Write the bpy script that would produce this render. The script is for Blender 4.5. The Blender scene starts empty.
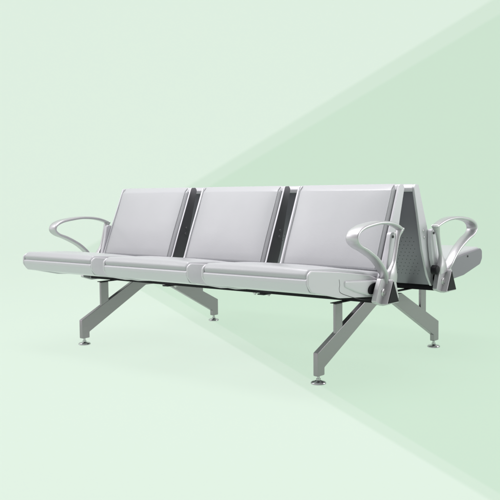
import bpy, bmesh, math
from mathutils import Vector, Matrix, Euler

S = bpy.context.scene
col = S.collection

# ------------------------------------------------------------------ camera
YAW, PITCH, ROLL = 0.6923, 0.0683, -0.0105
cam = bpy.data.cameras.new("camera")
cam.sensor_width = 36.0
cam.lens = 826.5258 / 500 * 36.0
cam.clip_start = 0.05
cam.clip_end = 200
cam_o = bpy.data.objects.new("camera", cam)
F = Vector((-math.sin(YAW) * math.cos(PITCH), math.cos(YAW) * math.cos(PITCH), -math.sin(PITCH)))
R = Vector((math.cos(YAW), math.sin(YAW), 0))
U = R.cross(F)
R2 = R * math.cos(ROLL) + U * math.sin(ROLL)
U2 = -R * math.sin(ROLL) + U * math.cos(ROLL)
m = Matrix((R2, U2, -F)).transposed().to_4x4()
m.translation = Vector((3.49, -3.1502, 0.7567))
cam_o.matrix_world = m
col.objects.link(cam_o)
S.camera = cam_o

# ------------------------------------------------------------------ studio light
FRONT_LEVEL = 0.45
w = bpy.data.worlds.new("World")
S.world = w
w.use_nodes = True
nt = w.node_tree
nt.nodes.clear()
N = nt.nodes.new
wo = N('ShaderNodeOutputWorld')
bg = N('ShaderNodeBackground')
tc = N('ShaderNodeTexCoord')
dp = N('ShaderNodeVectorMath'); dp.operation = 'DOT_PRODUCT'
dp.inputs[1].default_value = (-R.x, -R.y, 0)          # towards the left of the studio
mr = N('ShaderNodeMapRange')
mr.inputs['From Min'].default_value = -1
mr.inputs['From Max'].default_value = 1
mr.inputs['To Min'].default_value = 0.62
mr.inputs['To Max'].default_value = 1.42
nt.links.new(tc.outputs['Generated'], dp.inputs[0])
nt.links.new(dp.outputs['Value'], mr.inputs['Value'])
mr_out = mr.outputs['Result']
bg.inputs['Color'].default_value = (1, 0.975, 0.995, 1)


def wmath(op, a, b):
    n = N('ShaderNodeMath'); n.operation = op
    for i, v in enumerate((a, b)):
        if isinstance(v, (int, float)): n.inputs[i].default_value = v
        else: nt.links.new(v, n.inputs[i])
    return n.outputs[0]


# world strength shaped to backlight the translucent sweep, dimmer on the camera's side
sp = N('ShaderNodeSeparateXYZ')
nt.links.new(tc.outputs['Generated'], sp.inputs[0])
fwd = N('ShaderNodeVectorMath'); fwd.operation = 'DOT_PRODUCT'
fwd.inputs[1].default_value = (-R.y, R.x, 0)
nt.links.new(tc.outputs['Generated'], fwd.inputs[0])
edge = wmath('MAXIMUM', wmath('MULTIPLY', sp.outputs['Z'], -1.0), wmath('SUBTRACT', fwd.outputs['Value'], 0.0))
ramp = N('ShaderNodeMapRange'); ramp.interpolation_type = 'SMOOTHSTEP'
ramp.inputs['From Min'].default_value = -0.12
ramp.inputs['From Max'].default_value = 0.03
ramp.inputs['To Min'].default_value = FRONT_LEVEL
ramp.inputs['To Max'].default_value = 1.0
nt.links.new(edge, ramp.inputs['Value'])
nt.links.new(wmath('MULTIPLY', mr_out, ramp.outputs['Result']), bg.inputs['Strength'])
nt.links.new(bg.outputs[0], wo.inputs[0])


def softbox(name, loc, target, size, power):  # unseen area lamps added to light the bench and its reflections
    l = bpy.data.lights.new(name, 'AREA')
    l.shape = 'RECTANGLE'
    l.size, l.size_y = size
    l.energy = power
    l.color = (1, 0.99, 1.0)
    o = bpy.data.objects.new(name, l)
    o.location = loc
    o.rotation_euler = (Vector(target) - Vector(loc)).to_track_quat('-Z', 'Y').to_euler()
    col.objects.link(o)


softbox("softbox_key", (-2.0, -2.6, 3.3), (0.5, 0, 0.55), (2.0, 1.6), 24)
softbox("softbox_above", (1.0, -0.6, 3.8), (1.0, 0.0, 0.5), (3.2, 1.2), 112)
softbox("softbox_side", (3.8, 1.5, 1.3), (1.6, -0.2, 0.35), (1.3, 1.2), 30)

S.view_settings.view_transform = 'Standard'
S.view_settings.look = 'None'
S.view_settings.exposure = 0
S.view_settings.gamma = 1


# ------------------------------------------------------------------ materials
def mat(name, base, metal=0.0, rough=0.4, bump=None, streak=None, coat=0, spec=None, var=0.0):
    M = bpy.data.materials.new(name)
    M.use_nodes = True
    t = M.node_tree
    b = t.nodes['Principled BSDF']
    b.inputs['Base Color'].default_value = (*base, 1)
    b.inputs['Metallic'].default_value = metal
    b.inputs['Roughness'].default_value = rough
    if coat:
        b.inputs['Coat Weight'].default_value = coat
        b.inputs['Coat Roughness'].default_value = 0.15
    if spec is not None:
        b.inputs['Specular IOR Level'].default_value = spec
    tc = t.nodes.new('ShaderNodeTexCoord')
    if var:
        n = t.nodes.new('ShaderNodeTexNoise')
        n.inputs['Scale'].default_value = 7
        n.inputs['Detail'].default_value = 3
        r = t.nodes.new('ShaderNodeMapRange')
        r.inputs['From Min'].default_value = 0.3
        r.inputs['From Max'].default_value = 0.7
        r.inputs['To Min'].default_value = rough - var
        r.inputs['To Max'].default_value = rough + var
        t.links.new(tc.outputs['Object'], n.inputs['Vector'])
        t.links.new(n.outputs['Fac'], r.inputs['Value'])
        t.links.new(r.outputs['Result'], b.inputs['Roughness'])
    if bump:
        scale, dist = bump
        n = t.nodes.new('ShaderNodeTexNoise')
        n.inputs['Scale'].default_value = scale
        n.inputs['Detail'].default_value = 4
        bp = t.nodes.new('ShaderNodeBump')
        bp.inputs['Distance'].default_value = dist
        bp.inputs['Strength'].default_value = 0.6
        t.links.new(tc.outputs['Object'], n.inputs['Vector'])
        t.links.new(n.outputs['Fac'], bp.inputs['Height'])
        t.links.new(bp.outputs['Normal'], b.inputs['Normal'])
    if streak:
        mp = t.nodes.new('ShaderNodeMapping')
        mp.inputs['Scale'].default_value = streak
        n = t.nodes.new('ShaderNodeTexNoise')
        n.inputs['Scale'].default_value = 1
        n.inputs['Detail'].default_value = 3
        r = t.nodes.new('ShaderNodeMapRange')
        r.inputs['From Min'].default_value = 0.25
        r.inputs['From Max'].default_value = 0.75
        r.inputs['To Min'].default_value = rough - 0.05
        r.inputs['To Max'].default_value = rough + 0.06
        t.links.new(tc.outputs['Object'], mp.inputs['Vector'])
        t.links.new(mp.outputs['Vector'], n.inputs['Vector'])
        t.links.new(n.outputs['Fac'], r.inputs['Value'])
        t.links.new(r.outputs['Result'], b.inputs['Roughness'])
    return M


M_pad = mat('grey leatherette', (0.455, 0.46, 0.478), 0, 0.33, bump=(320, 0.0005), var=0.04, coat=0.12)
t = M_pad.node_tree
und = t.nodes.new('ShaderNodeTexNoise'); und.inputs['Scale'].default_value = 4.5; und.inputs['Detail'].default_value = 1.5
ub = t.nodes.new('ShaderNodeBump'); ub.inputs['Distance'].default_value = 0.012; ub.inputs['Strength'].default_value = 0.35
tcn = [n for n in t.nodes if n.type == 'TEX_COORD'][0]
oi = t.nodes.new('ShaderNodeObjectInfo')
add = t.nodes.new('ShaderNodeVectorMath'); add.operation = 'MULTIPLY_ADD'
add.inputs[1].default_value = (1, 1, 1)
t.links.new(tcn.outputs['Object'], add.inputs[0])
t.links.new(oi.outputs['Location'], add.inputs[2])
t.links.new(add.outputs[0], und.inputs['Vector'])
t.links.new(und.outputs['Fac'], ub.inputs['Height'])
fb = [n for n in t.nodes if n.type == 'BUMP' and n != ub][0]
t.links.new(ub.outputs['Normal'], fb.inputs['Normal'])
M_paint = mat('silver grey paint', (0.60, 0.595, 0.625), 0.25, 0.32, bump=(500, 0.0001))
M_panel = mat('grey side moulding', (0.62, 0.61, 0.64), 0.0, 0.34, coat=0.3)
M_dim = mat('grey pressed steel', (0.25, 0.24, 0.27), 0.4, 0.42)
M_alu = mat('polished cast aluminium', (0.56, 0.555, 0.57), 0.85, 0.40, var=0.04)
M_steel = mat('brushed steel', (0.34, 0.318, 0.338), 0.9, 0.32, streak=(5, 5, 160))
M_black = mat('black plastic', (0.010, 0.009, 0.012), 0, 0.45, spec=0.15)
M_dark = mat('dark grey metallic', (0.17, 0.165, 0.18), 0.6, 0.36)
M_blackm = mat('black painted steel', (0.012, 0.012, 0.014), 0, 0.5, spec=0.3)
M_chrome = mat('chrome', (0.5, 0.5, 0.51), 1.0, 0.14)
M_zinc = mat('zinc bolt', (0.6, 0.6, 0.6), 0.9, 0.3)
M_seam = mat('dark seam', (0.05, 0.05, 0.055), 0, 0.6)


def perforated():
    M = mat('dark perforated steel', (0.26, 0.245, 0.285), 0.45, 0.38)
    t = M.node_tree
    b = t.nodes['Principled BSDF']
    tc = t.nodes.new('ShaderNodeTexCoord')
    sx = t.nodes.new('ShaderNodeSeparateXYZ')
    t.links.new(tc.outputs['Object'], sx.inputs[0])

    def mt(op, a, bb=None, c=None):
        n = t.nodes.new('ShaderNodeMath'); n.operation = op
        for i, v in enumerate((a, bb, c)):
            if v is None: continue
            if isinstance(v, (int, float)): n.inputs[i].default_value = v
            else: t.links.new(v, n.inputs[i])
        return n.outputs[0]
    P = 0.0165
    zz = mt('DIVIDE', sx.outputs['Z'], P)
    row = mt('FLOOR', zz)
    fz = mt('SUBTRACT', mt('SUBTRACT', zz, row), 0.5)
    odd = mt('MULTIPLY', mt('MODULO', row, 2.0), 0.5)
    xx = mt('ADD', mt('DIVIDE', sx.outputs['X'], P * 1.25), odd)
    fx = mt('MULTIPLY', mt('SUBTRACT', mt('SUBTRACT', xx, mt('FLOOR', xx)), 0.5), 1.25)
    r = mt('SQRT', mt('ADD', mt('MULTIPLY', fx, fx), mt('MULTIPLY', fz, fz)))
    dot = mt('LESS_THAN', r, 0.14)
    inx = mt('LESS_THAN', mt('ABSOLUTE', sx.outputs['X']), 0.222)
    z0 = mt('GREATER_THAN', sx.outputs['Z'], 0.385)
    z1 = mt('LESS_THAN', sx.outputs['Z'], 0.565)
    f = mt('MULTIPLY', mt('MULTIPLY', dot, inx), mt('MULTIPLY', z0, z1))
    mx = t.nodes.new('ShaderNodeMix'); mx.data_type = 'RGBA'
    t.links.new(f, mx.inputs['Factor'])
    mx.inputs['A'].default_value = (0.26, 0.245, 0.285, 1)
    mx.inputs['B'].default_value = (0.09, 0.086, 0.10, 1)
    t.links.new(mx.outputs['Result'], b.inputs['Base Color'])
    return M


M_perf = perforated()


def sheet_material():
    """translucent studio sweep, printed with a broad pale green wedge"""
    M = bpy.data.materials.new('printed translucent sweep')
    M.use_nodes = True
    t = M.node_tree
    t.nodes.clear()
    out = t.nodes.new('ShaderNodeOutputMaterial')
    tc = t.nodes.new('ShaderNodeTexCoord')
    sx = t.nodes.new('ShaderNodeSeparateXYZ')
    t.links.new(tc.outputs['Object'], sx.inputs[0])
    X, Y, Z = sx.outputs

    def mt(op, a, bb=None):
        n = t.nodes.new('ShaderNodeMath'); n.operation = op
        for i, v in enumerate((a, bb)):
            if v is None: continue
            if isinstance(v, (int, float)): n.inputs[i].default_value = v
            else: t.links.new(v, n.inputs[i])
        return n.outputs[0]

    def sm(v, wd):
        n = t.nodes.new('ShaderNodeMapRange'); n.interpolation_type = 'SMOOTHSTEP'
        n.inputs['From Min'].default_value = -wd
        n.inputs['From Max'].default_value = wd
        t.links.new(v, n.inputs['Value'])
        return n.outputs['Result']
    T0 = 6.1776

    def wedge(k, sw, sf, kf, wu, wl):
        up = mt('SUBTRACT', mt('MULTIPLY', mt('SUBTRACT', X, sw), k), Z)
        lo = mt('SUBTRACT', X, mt('ADD', mt('MULTIPLY', mt('SUBTRACT', Y, T0), kf), sf))
        return mt('MULTIPLY', sm(up, wu), sm(lo, wl))
    outer = wedge(0.5951, -1.5669, -1.5772, -0.3204, 0.035, 0.012)
    inner = wedge(0.5762, -1.3295, -1.2917, -0.2937, 0.03, 0.008)
    light = (0.736, 0.886, 0.757, 1)
    mid = (0.661, 0.827, 0.683, 1)
    dark = (0.613, 0.799, 0.638, 1)
    a = t.nodes.new('ShaderNodeMix'); a.data_type = 'RGBA'
    a.inputs['A'].default_value = light; a.inputs['B'].default_value = mid
    t.links.new(outer, a.inputs['Factor'])
    c = t.nodes.new('ShaderNodeMix'); c.data_type = 'RGBA'
    c.inputs['B'].default_value = dark
    t.links.new(a.outputs['Result'], c.inputs['A'])
    t.links.new(inner, c.inputs['Factor'])
    d = t.nodes.new('ShaderNodeBsdfDiffuse')
    tr = t.nodes.new('ShaderNodeBsdfTranslucent')
    t.links.new(c.outputs['Result'], d.inputs['Color'])
    t.links.new(c.outputs['Result'], tr.inputs['Color'])
    mx = t.nodes.new('ShaderNodeMixShader')
    mx.inputs[0].default_value = 0.93
    t.links.new(d.outputs[0], mx.inputs[1])
    t.links.new(tr.outputs[0], mx.inputs[2])
    t.links.new(mx.outputs[0], out.inputs['Surface'])
    return M


# ------------------------------------------------------------------ mesh helpers
def link(name, bm, material, parent=None, loc=(0, 0, 0), rz=0, bevel=0, seg=2, smooth=True, angle=40):
    me = bpy.data.meshes.new(name)
    bmesh.ops.recalc_face_normals(bm, faces=bm.faces)
    bm.to_mesh(me)
    bm.free()
    for p in me.polygons:
        p.use_smooth = smooth
    if smooth:
        me.set_sharp_from_angle(angle=math.radians(angle))
    me.materials.append(material)
    o = bpy.data.objects.new(name, me)
    o.location = loc
    o.rotation_euler = (0, 0, rz)
    if parent: o.parent = parent
    col.objects.link(o)
    if bevel:
        b = o.modifiers.new('bevel', 'BEVEL')
        b.width = bevel
        b.segments = seg
        b.limit_method = 'ANGLE'
        b.angle_limit = math.radians(30)
        b.harden_normals = True
    return o


def round_poly(pts, r, n=5):
    """pts 2-D; r one radius or one per corner"""
    k = len(pts)
    if not isinstance(r, (list, tuple)): r = [r] * k
    out = []
    for i in range(k):
        p = Vector(pts[i]); a = Vector(pts[i - 1]) - p; b = Vector(pts[(i + 1) % k]) - p
        la, lb = a.length, b.length
        a.normalize(); b.normalize()
        ang = math.acos(max(-1, min(1, a.dot(b))))
        if r[i] <= 0 or ang > 3.1:
            out.append(p); continue
        t = min(r[i] / math.tan(ang / 2), 0.48 * la, 0.48 * lb)
        rr = t * math.tan(ang / 2)
        c = p + (a + b).normalized() * (rr / math.sin(ang / 2))
        s = p + a * t - c; e = p + b * t - c
        tot = s.angle(e)
        sg = 1 if s.x * e.y - s.y * e.x > 0 else -1
        for j in range(n + 1):
            th = sg * tot * j / n
            out.append(c + Vector((s.x * math.cos(th) - s.y * math.sin(th), s.x * math.sin(th) + s.y * math.cos(th))))
    return out


def resample(poly, step):
    out = []
    k = len(poly)
    for i in range(k):
        a, b = poly[i], poly[(i + 1) % k]
        n = max(1, int((b - a).length / step))
        for j in range(n):
            out.append(a.lerp(b, j / n))
    return out


def normals2(poly):
    area = sum(poly[i].x * poly[(i + 1) % len(poly)].y - poly[(i + 1) % len(poly)].x * poly[i].y for i in range(len(poly)))
    sg = 1 if area > 0 else -1
    ns = []
    for i in range(len(poly)):
        t = (poly[(i + 1) % len(poly)] - poly[i - 1]).normalized()
        ns.append(Vector((t.y, -t.x)) * sg)
    return ns


def extrude(poly, x0, x1, bm=None, taper=0):
    """polygon in (d, z) extruded along x; y = -d"""
    bm = bm or bmesh.new()
    a = [bm.verts.new((x0, -p[0], p[1])) for p in poly]
    b = [bm.verts.new((x1, -p[0], p[1])) for p in poly]
    n = len(poly)
    bm.faces.new(a); bm.faces.new(b[::-1])
    for i in range(n):
        bm.faces.new((a[i], b[i], b[(i + 1) % n], a[(i + 1) % n]))
    return bm


def pillow(poly, hw, r, crown=0.0, crown_dir=(0, 1), n=6, steps=10):
    """soft-edged upholstered slab: polygon (d,z) lofted across x with rolled ends and a slight crown"""
    poly = resample(poly, 0.03)
    nn = normals2(poly)
    cd = Vector(crown_dir)
    bm = bmesh.new()
    st = []
    for j in range(n + 1):
        th = math.pi / 2 * j / n
        st.append((-hw + r * (1 - math.sin(th)), r * (1 - math.cos(th))))
    st = [(-hw + r * (1 - math.cos(math.pi / 2 * j / n)), r * (1 - math.sin(math.pi / 2 * j / n))) for j in range(n + 1)]
    mid = [(-hw + r + (2 * hw - 2 * r) * j / steps, 0) for j in range(1, steps)]
    stations = st + mid + [(-x, i) for x, i in st[::-1]]
    rings = []
    cen = sum(poly, Vector((0, 0))) / len(poly)
    dmin = min(p.x for p in poly); dmax = max(p.x for p in poly)
    zmin = min(p.y for p in poly); zmax = max(p.y for p in poly)
    for x, ins in stations:
        ring = []
        for p, q in zip(poly, nn):
            v = p - q * ins
            face = max(0, q.dot(cd))
            along = (p.x - dmin) / (dmax - dmin) if abs(cd.y) > 0.7 else (p.y - zmin) / (zmax - zmin)
            bulge = crown * (1 - (x / hw) ** 4) * face * (4 * along * (1 - along)) ** 0.5
            v = v + cd * bulge
            ring.append(bm.verts.new((x, -v.x, v.y)))
        rings.append(ring)
    k = len(poly)
    for a, b in zip(rings, rings[1:]):
        for i in range(k):
            bm.faces.new((a[i], b[i], b[(i + 1) % k], a[(i + 1) % k]))
    bm.faces.new(rings[0]); bm.faces.new(rings[-1][::-1])
    return bm


def cyl(bm, c, axis, r, h, seg=24, r2=None, cap=0):
    """cylinder from c along axis with length h"""
    axis = Vector(axis).normalized()
    rot = axis.to_track_quat('Z', 'Y').to_matrix()
    r2 = r if r2 is None else r2
    rows = [(0, r), (h, r2)]
    if cap: rows = [(0, r), (h - cap, r2), (h - cap * .3, r2 - cap * .35), (h, r2 - cap)]
    rs = []
    for z, rr in rows:
        rs.append([bm.verts.new(Vector(c) + rot @ Vector((rr * math.cos(2 * math.pi * i / seg), rr * math.sin(2 * math.pi * i / seg), z))) for i in range(seg)])
    for a, b in zip(rs, rs[1:]):
        for i in range(seg):
            bm.faces.new((a[i], a[(i + 1) % seg], b[(i + 1) % seg], b[i]))
    bm.faces.new(rs[0][::-1]); bm.faces.new(rs[-1])
    return bm


def lathe(prof, c=(0, 0, 0), seg=40, bm=None):
    bm = bm or bmesh.new()
    rings = []
    for r, z in prof:
        if r < 1e-6: rings.append([bm.verts.new((c[0], c[1], c[2] + z))])
        else: rings.append([bm.verts.new((c[0] + r * math.cos(2 * math.pi * i / seg), c[1] + r * math.sin(2 * math.pi * i / seg), c[2] + z)) for i in range(seg)])
    for a, b in zip(rings, rings[1:]):
        for i in range(seg):
            j = (i + 1) % seg
            if len(a) == 1 and len(b) == 1: continue
            if len(a) == 1: bm.faces.new((a[0], b[j], b[i]))
            elif len(b) == 1: bm.faces.new((a[i], a[j], b[0]))
            else: bm.faces.new((a[i], a[j], b[j], b[i]))
    return bm


def spline(pts, n=8):
    out = []
    P = [Vector(p) for p in pts]
    P = [P[0] * 2 - P[1]] + P + [P[-1] * 2 - P[-2]]
    for i in range(1, len(P) - 2):
        for j in range(n):
            t = j / n
            a, b, c, d = P[i - 1:i + 3]
            out.append(0.5 * ((2 * b) + (-a + c) * t + (2 * a - 5 * b + 4 * c - d) * t * t + (-a + 3 * b - 3 * c + d) * t ** 3))
    out.append(P[-2])
    return out


def strip(bm, pts, n=8):
    """flat strap swept in the (d,z) plane; each pt = (d, z, xcentre, width, thickness)"""
    s = spline(pts, n)
    rings = []
    for i, p in enumerate(s):
        a = s[max(0, i - 1)]; b = s[min(len(s) - 1, i + 1)]
        t = Vector((b[0] - a[0], b[1] - a[1])).normalized()
        nr = Vector((-t.y, t.x))
        xc, w, th = p[2], p[3] / 2, p[4] / 2
        c = min(th * 0.75, 0.005)
        sec = [(-w, -th + c), (-w + c * .35, -th + c * .35), (-w + c, -th), (w - c, -th), (w - c * .35, -th + c * .35), (w, -th + c),
               (w, th - c), (w - c * .35, th - c * .35), (w - c, th), (0, th * 1.12), (-w + c, th), (-w + c * .35, th - c * .35), (-w, th - c)]
        ring = []
        for u, v in sec:
            d = p[0] + nr.x * v; z = p[1] + nr.y * v
            ring.append(bm.verts.new((xc + u, -d, z)))
        rings.append(ring)
    k = len(rings[0])
    for a, b in zip(rings, rings[1:]):
        for i in range(k):
            bm.faces.new((a[i], b[i], b[(i + 1) % k], a[(i + 1) % k]))
    bm.faces.new(rings[0]); bm.faces.new(rings[-1][::-1])
    return bm


# ------------------------------------------------------------------ setting: the sweep (floor rising into the backdrop)
bm = bmesh.new()
T0, RAD, H = 6.1776, 0.35, 8.0
prof = [(-9.0, 0.0)] + [(-9 + i * 1.5, 0.0) for i in range(1, 10)] + [(T0 - RAD, 0.0)]
prof += [(T0 - RAD + RAD * math.sin(a), RAD - RAD * math.cos(a)) for a in [math.pi / 2 * i / 24 for i in range(1, 25)]]
prof += [(T0, 2.0), (T0, 4.0), (T0, H)]
rows = []
for s in [-12 + 2 * i for i in range(13)]:
    rows.append([bm.verts.new((s, t, z)) for t, z in prof])
for a, b in zip(rows, rows[1:]):
    for i in range(len(prof) - 1):
        bm.faces.new((a[i], b[i], b[i + 1], a[i + 1]))
sweep = link('studio_floor_and_backdrop', bm, sheet_material(), rz=YAW, angle=80)
sweep['kind'] = 'structure'

# ------------------------------------------------------------------ the bench
PITCH_X = 0.6
L = 3 * PITCH_X
XM = L / 2                                            # middle of the bench
bench = bpy.data.objects.new('waiting_bench', None)
bench.location = (XM, 0, 0)
col.objects.link(bench)
bench['label'] = 'back-to-back airport waiting bench with light grey padded seats, looped armrests and splayed steel legs'
bench['category'] = 'bench'
HW = 0.2627


def kids(o):
    return [c for c in col.objects if c.parent == o]


def copy_part(o, loc, rz):
    c = o.copy(); col.objects.link(c)
    c.parent = bench; c.location = loc; c.rotation_euler = (0, 0, rz)
    for k in kids(o):
        d = k.copy(); col.objects.link(d); d.parent = c
    return c


# ---- seat (local: x across, y = -d, z up)
pan = round_poly([(0.716, 0.436), (0.731, 0.424), (0.715, 0.400), (0.530, 0.360), (0.262, 0.340), (0.215, 0.350),
                  (0.226, 0.392), (0.330, 0.412)], [.004, .012, .02, .08, .03, .02, .012, .05])
seat = link('seat', extrude(resample(pan, .04), -HW + .0095, HW - .0095), M_paint, bench, loc=(-PITCH_X, 0, 0), angle=35)
cush = round_poly([(0.738, 0.444), (0.739, 0.462), (0.722, 0.481), (0.56, 0.470), (0.34, 0.441), (0.222, 0.432),
                   (0.214, 0.400), (0.34, 0.402), (0.60, 0.430)], [.012, .014, .022, .2, .2, .012, .006, .1, .1])
link('cushion', pillow(cush, HW - 0.0098, 0.010, 0.010), M_pad, seat)
side = round_poly([(0.742, 0.424), (0.7405, 0.462), (0.722, 0.4745), (0.535, 0.456), (0.322, 0.427), (0.226, 0.400),
                   (0.208, 0.356), (0.256, 0.334), (0.536, 0.356), (0.720, 0.396)], [.02, .018, .022, .2, .15, .02, .02, .02, .1, .03])
side = resample(side, .03)
for sx in (-1, 1):
    x0 = sx * (HW - 0.0095); x1 = sx * HW
    o = link('side_panel', extrude(side, x0, x1), M_panel, seat, bevel=0.0035, seg=3)
# the curved front lip under the cushion
lip = round_poly([(0.733, 0.4475), (0.7405, 0.440), (0.740, 0.426), (0.722, 0.394), (0.66, 0.383), (0.70, 0.438)], [.002, .004, .014, .015, .01, .01])
link('front_lip', extrude(lip, -HW + .0100, HW - .0100), M_paint, seat)

# ---- backrest
front = [(0.092, 0.789), (0.098, 0.762), (0.145, 0.660), (0.196, 0.546), (0.238, 0.442), (0.236, 0.425)]
bpad = round_poly([(0.074, 0.7945), (0.104, 0.765), (0.146, 0.662), (0.196, 0.548), (0.240, 0.440), (0.215, 0.424),
                   (0.170, 0.535), (0.120, 0.648), (0.058, 0.775)], [.008, .022, .3, .3, .012, .01, .2, .2, .006])
frame_poly = round_poly([(0.082, 0.7885), (0.128, 0.680), (0.178, 0.565), (0.226, 0.448), (0.262, 0.400), (0.266, 0.350), (0.205, 0.333),
                         (0.166, 0.385), (0.118, 0.500), (0.074, 0.665), (0.041, 0.775), (0.052, 0.7895)],
                        [.01, .2, .2, .03, .02, .015, .01, .05, .2, .3, .012, .01])
frame_poly = resample(frame_poly, .04)
top = round_poly([(0.081, 0.7875), (0.092, 0.765), (0.064, 0.758), (0.044, 0.757), (0.043, 0.774), (0.053, 0.788)], [.008, .003, .003, .003, .006, .008])
backrest = link('backrest', extrude(top, -HW + .0111, HW - .0111), M_paint, bench, loc=(-PITCH_X, 0, 0), bevel=0.003, seg=2)
link('cushion', pillow(bpad, HW - 0.0155, 0.0145, 0.012, Vector((0.35, 0.12)).normalized()), M_pad, backrest)
def welt(x, pts, r):
    """thin sewn welt along one long edge of the backrest pad"""
    pts = spline([Vector(p) for p in pts], 6)
    bm = bmesh.new(); rings = []
    for i, p in enumerate(pts):
        a = pts[max(0, i - 1)]; b = pts[min(len(pts) - 1, i + 1)]
        t = (b - a).normalized(); nr = Vector((-t.y, t.x))
        rings.append([bm.verts.new((x + r * math.cos(k * math.pi / 4), -(p.x + nr.x * r * math.sin(k * math.pi / 4)), p.y + nr.y * r * math.sin(k * math.pi / 4))) for k in range(8)])
    for a, b in zip(rings, rings[1:]):
        for k in range(8): bm.faces.new((a[k], b[k], b[(k + 1) % 8], a[(k + 1) % 8]))
    bm.faces.new(rings[0]); bm.faces.new(rings[-1][::-1])
    return bm


for sx in (-1, 1):
    link('piping', welt(sx * (HW - 0.0265), [(0.084, 0.7860), (0.0935, 0.7795), (0.1050, 0.766), (0.127, 0.716), (0.1495, 0.666), (0.198, 0.556), (0.242, 0.446)], 0.0022), M_pad, backrest, angle=80)
pp = [(0.066, 0.758), (0.092, 0.664), (0.133, 0.505), (0.178, 0.395), (0.214, 0.338), (0.219, 0.342), (0.184, 0.399), (0.139, 0.509), (0.098, 0.667), (0.072, 0.759)]
link('back_panel', extrude(pp, -HW + .0112, HW - .0112), M_perf, backrest)
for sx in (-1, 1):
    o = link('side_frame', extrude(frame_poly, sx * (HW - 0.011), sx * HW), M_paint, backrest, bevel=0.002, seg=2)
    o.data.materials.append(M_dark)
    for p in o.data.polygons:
        if p.normal.x * sx > .9: p.material_index = 1          # outward side faces get the darker tone, the rim the lighter
    for d, z in ((0.125, 0.585), (0.132, 0.556)):
        link('screw', cyl(bmesh.new(), (sx * (HW - .0005), -d, z), (sx, 0, 0), 0.006, 0.0045, 20, cap=0.0015), M_dark, backrest)

# ---- copies of seat and backrest: three to a row, two rows back to back
for i in range(3):
    if i:
        copy_part(seat, ((i - 1) * PITCH_X, 0, 0), 0)
        copy_part(backrest, ((i - 1) * PITCH_X, 0, 0), 0)
for i in range(3):
    copy_part(seat, ((1 - i) * PITCH_X, 0, 0), math.pi)
    copy_part(backrest, ((1 - i) * PITCH_X, 0, 0), math.pi)

# ---- the moulded armrest socket on the outer side panels of the end seats
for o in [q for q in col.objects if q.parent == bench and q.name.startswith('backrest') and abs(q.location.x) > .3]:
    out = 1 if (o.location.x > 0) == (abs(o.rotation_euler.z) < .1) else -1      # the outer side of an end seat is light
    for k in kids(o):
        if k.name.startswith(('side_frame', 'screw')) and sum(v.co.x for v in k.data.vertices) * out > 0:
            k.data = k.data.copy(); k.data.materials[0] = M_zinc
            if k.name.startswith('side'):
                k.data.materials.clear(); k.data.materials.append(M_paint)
seats = [o for o in col.objects if o.parent == bench and o.name.startswith('seat')]
lobe = resample(round_poly([(0.510, 0.420), (0.505, 0.396), (0.43, 0.370), (0.335, 0.347), (0.262, 0.344), (0.244, 0.375), (0.262, 0.402), (0.36, 0.410)],
                           [.012, .012, .1, .05, .025, .03, .02, .1], 8), .012)


def lobe_mesh(x, sx):
    bm = bmesh.new()
    nn = normals2(lobe)
    rings = []
    for k in range(7):
        th = math.pi / 2 * k / 6
        ins = 0.0065 * (1 - math.cos(th)); h = math.sin(th)
        ring = []
        for p, q in zip(lobe, nn):
            v = p - q * ins
            lift = 0.005 + 0.010 * (0.503 - p.x) / 0.24
            ring.append(bm.verts.new((x + sx * h * lift, -v.x, v.y)))
        rings.append(ring)
    n = len(lobe)
    for a, b in zip(rings, rings[1:]):
        for i in range(n): bm.faces.new((a[i], a[(i + 1) % n], b[(i + 1) % n], b[i]))
    bm.faces.new(rings[-1])
    return bm


def tube_line(bm, pts, x, r, sx):
    pts = spline([Vector((a, b)) for a, b in pts], 6)
    rings = []
    for i, p in enumerate(pts):
        a = pts[max(0, i - 1)]; b = pts[min(len(pts) - 1, i + 1)]
        t = (b - a).normalized(); nr = Vector((-t.y, t.x))
        rings.append([bm.verts.new((x + sx * r * .6 * math.sin(k * math.pi / 3), -(p + nr * r * math.cos(k * math.pi / 3)).x, (p + nr * r * math.cos(k * math.pi / 3)).y)) for k in range(6)])
    for a, b in zip(rings, rings[1:]):
        for i in range(6): bm.faces.new((a[i], a[(i + 1) % 6], b[(i + 1) % 6], b[i]))
    bm.faces.new(rings[0]); bm.faces.new(rings[-1][::-1])
    return bm


def socket(parent, sx):
    link('armrest_socket', lobe_mesh(sx * HW, sx), M_panel, parent, angle=60)
    hole = []
    for q in range(28):
        a = 2 * math.pi * q / 28
        u, v = 0.037 * math.cos(a), 0.019 * math.sin(a) * (1.0 + 0.25 * math.cos(a))
        hole.append((0.318 + u * .93 + v * .36, 0.376 - u * .36 + v * .93))
    link('socket_opening', extrude(hole, sx * (HW + .003), sx * (HW + .0172)), M_black, parent)
    bm = tube_line(bmesh.new(), [(0.541, 0.428), (0.537, 0.408), (0.540, 0.392), (0.530, 0.376), (0.47, 0.357), (0.38, 0.335), (0.30, 0.328), (0.262, 0.330), (0.240, 0.350), (0.232, 0.385)], sx * HW, 0.0012, sx)
    link('panel_seam', bm, M_seam, parent, angle=80)


for o in seats:
    if abs(o.rotation_euler.z) < .1 and o.location.x > .5: socket(o, 1)
    if abs(o.rotation_euler.z) > .1 and o.location.x < -.5: socket(o, 1)
    if abs(o.rotation_euler.z) > .1 and o.location.x > .5:
        # plain pressed-steel side with one screw
        for k in kids(o):
            if k.name.startswith('side_panel') and sum(v.co.x for v in k.data.vertices) < 0:
                k.data = k.data.copy(); k.data.materials[0] = M_dim
        link('screw', cyl(bmesh.new(), (-HW + .001, -0.575, 0.444), (-1, 0, 0), 0.005, 0.004, 16, cap=.001), M_seam, o)

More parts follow.
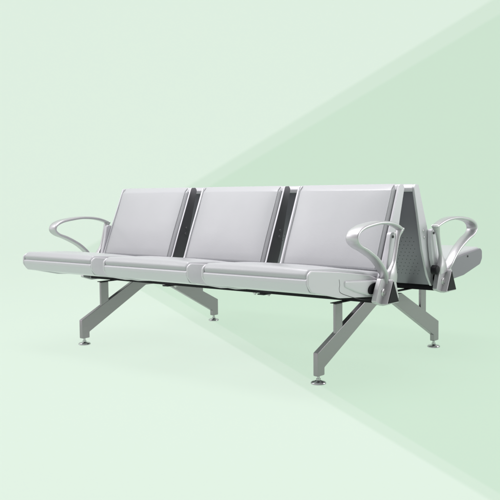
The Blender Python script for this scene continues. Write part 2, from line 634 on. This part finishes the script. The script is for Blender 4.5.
# ---- beams: triangular tubes
BY, BZ0, BZ1, BB = 0.259, 0.313, 0.405, 0.0455
tri = [(BY - BB, BZ0), (BY + BB, BZ0), (BY, BZ1)]
tri_in = [(BY - BB + .009, BZ0 + .0055), (BY + BB - .009, BZ0 + .0055), (BY, BZ1 - .013)]


def tri_scaled(e):
    c = (BY, BZ0 + 0.032)
    return [(c[0] + (p[0] - c[0]) * e, c[1] + (p[1] - c[1]) * e) for p in tri]


def make_beam():
    b = link('beam', extrude(tri, -XM + .02, XM - .015), M_blackm, bench, bevel=.003)
    for sx in (-1, 1):
        link('end_sleeve', extrude(tri_scaled(1.05), sx * (XM - .0151), sx * (XM + .034)), M_alu, b, bevel=.003)
        link('end_cap', extrude(tri_scaled(.93), sx * (XM + .02), sx * (XM + .0365)), M_black, b, bevel=.0015)
    for x in (0.52, 0.60, 1.11, 1.19):
        bm = cyl(bmesh.new(), (x - XM, -BY + .012, BZ0 - .012), (0, 0, 1), .010, .013, 18)
        cyl(bm, (x - XM, -BY + .012, BZ0 - .018), (0, 0, 1), .005, .008, 12)
        link('bolt', bm, M_zinc, b)
    for x in (0.60, 1.20):
        link('beam_clamp', extrude(round_poly([(BY - .06, BZ0 - .006), (BY + .06, BZ0 - .006), (BY + .06, BZ0 - .0005), (BY - .06, BZ0 - .0005)], .001, 2), x - XM - .018, x - XM + .018), M_blackm, b)
    return b


beam = make_beam()
copy_part(beam, (0, 0, 0), math.pi)

# ---- armrests (local x measured from the outer seat edge; sx = +1 at the right end)
TH = 0.014


def make_armrest(sx):
    xo = sx * XM
    X = lambda v: sx * (v - L) + xo                       # v = world x of the right end
    bm = bmesh.new()
    arc = [(0.255, 0.370, 1.797, .012, .010), (0.265, 0.395, 1.801, .026, .013), (0.285, 0.428, 1.806, .040, .013), (0.318, 0.463, 1.808, .042, TH), (0.368, 0.500, 1.809, .045, TH),
           (0.44, 0.535, 1.809, .050, TH), (0.494, 0.555, 1.809, .053, .012), (0.520, 0.577, 1.809, .055, .013), (0.512, 0.602, 1.809, .055, .013),
           (0.475, 0.620, 1.809, .053, .014), (0.42, 0.630, 1.809, .050, TH), (0.34, 0.637, 1.809, .047, .013), (0.26, 0.633, 1.809, .043, .013),
           (0.20, 0.621, 1.808, .038, .012), (0.150, 0.603, 1.806, .032, .011)]
    strip(bm, [(a, b, X(c), d, e) for a, b, c, d, e in arc], 6)
    strut = [(0.151, 0.608, 1.806, .034, .009), (0.162, 0.598, 1.806, .030, .020), (0.176, 0.572, 1.806, .020, .014), (0.192, 0.52, 1.806, .018, .010), (0.205, 0.480, 1.806, .019, .013),
             (0.214, 0.450, 1.805, .022, .036), (0.220, 0.425, 1.803, .026, .060), (0.224, 0.395, 1.801, .028, .064)]
    strip(bm, [(a, b, X(c), d, e) for a, b, c, d, e in strut], 6)
    a = link('armrest', bm, M_alu, bench, angle=50)
    plate = round_poly([(0.352, 0.322), (0.330, 0.372), (0.306, 0.414), (0.196, 0.414), (0.182, 0.372), (0.166, 0.322), (0.24, 0.303), (0.29, 0.303)],
                       [.008, .03, .012, .012, .03, .008, .01, .01])
    link('mounting_plate', extrude(plate, X(1.786), X(1.8085)), M_alu, a, bevel=.003)
    for d in (0.293, 0.228):
        bm = cyl(bmesh.new(), (X(1.808), -d, 0.357), (sx, 0, 0), 0.0165, 0.0045, 28, cap=.0015)
        cyl(bm, (X(1.8124), -d, 0.357), (sx, 0, 0), 0.008, 0.004, 6)
        link('bolt', bm, M_zinc, a)
    # plate with a rounded top, screwed to the side of the backrest
    lug = resample(round_poly([(0.158, 0.592), (0.195, 0.594), (0.209, 0.52), (0.235, 0.43), (0.262, 0.405), (0.2, 0.395), (0.172, 0.46), (0.158, 0.53)],
                              [.017, .017, .1, .05, .01, .01, .05, .05]), .02)
    link('back_bracket', extrude(lug, X(1.7655), X(1.785)), M_paint, a, bevel=.003)
    link('screw', cyl(bmesh.new(), (X(1.7846), -0.179, 0.574), (sx, 0, 0), 0.006, 0.004, 16, cap=.001), M_seam, a)
    return a


arm_r = make_armrest(1)
arm_l = make_armrest(-1)
copy_part(arm_r, (0, 0, 0), math.pi)                      # rear row, left end
rear = copy_part(arm_l, (0, 0, 0), math.pi)               # rear row, right end
# round black adjusting knob beside the strut of the rear right armrest
k = cyl(bmesh.new(), (-XM + .012, -0.166, 0.412), (-1, 0, 0), 0.021, 0.026, 28, cap=.006)
link('knob', k, M_black, rear)

# ---- legs
leg_poly = [(0.513, 0.034), (0.513, 0.127), (0.150, 0.3005), (-0.150, 0.3005), (-0.513, 0.127), (-0.513, 0.034), (-0.466, 0.034), (-0.466, 0.064),
            (-0.070, 0.268), (0.070, 0.268), (0.466, 0.064), (0.466, 0.034)]


def make_legs(x):
    e = link('leg_frame', extrude(round_poly(leg_poly, .004, 2), -.008, .0145), M_steel, bench, loc=(x - XM, 0, 0), bevel=.007, seg=4, angle=30)
    for s in (-1, 1):
        post = [(s * .334, .196), (s * .334, .309), (s * .385, .309), (s * .385, .172)]
        link('support_post', extrude(post, .0005, .0135), M_steel, e, bevel=.0025, seg=2)
        prof = [(0, 0), (.0285, 0), (.031, .002), (.031, .006), (.027, .010), (.014, .0135), (.0095, .016), (.0095, .022), (.006, .0225), (.006, .036), (0, .036)]
        f = link('levelling_foot', lathe(prof, (0, -s * .489, 0)), M_chrome, e, angle=50)
    link('cross_plate', extrude([(-.388, .3094), (.388, .3094), (.388, .3128), (-.388, .3128)], -.012, .018), M_blackm, e, bevel=.001)
    return e


legs = make_legs(1.629)
copy_part(legs, (0.185 - XM, 0, 0), 0)
bpy.context.view_layer.update()
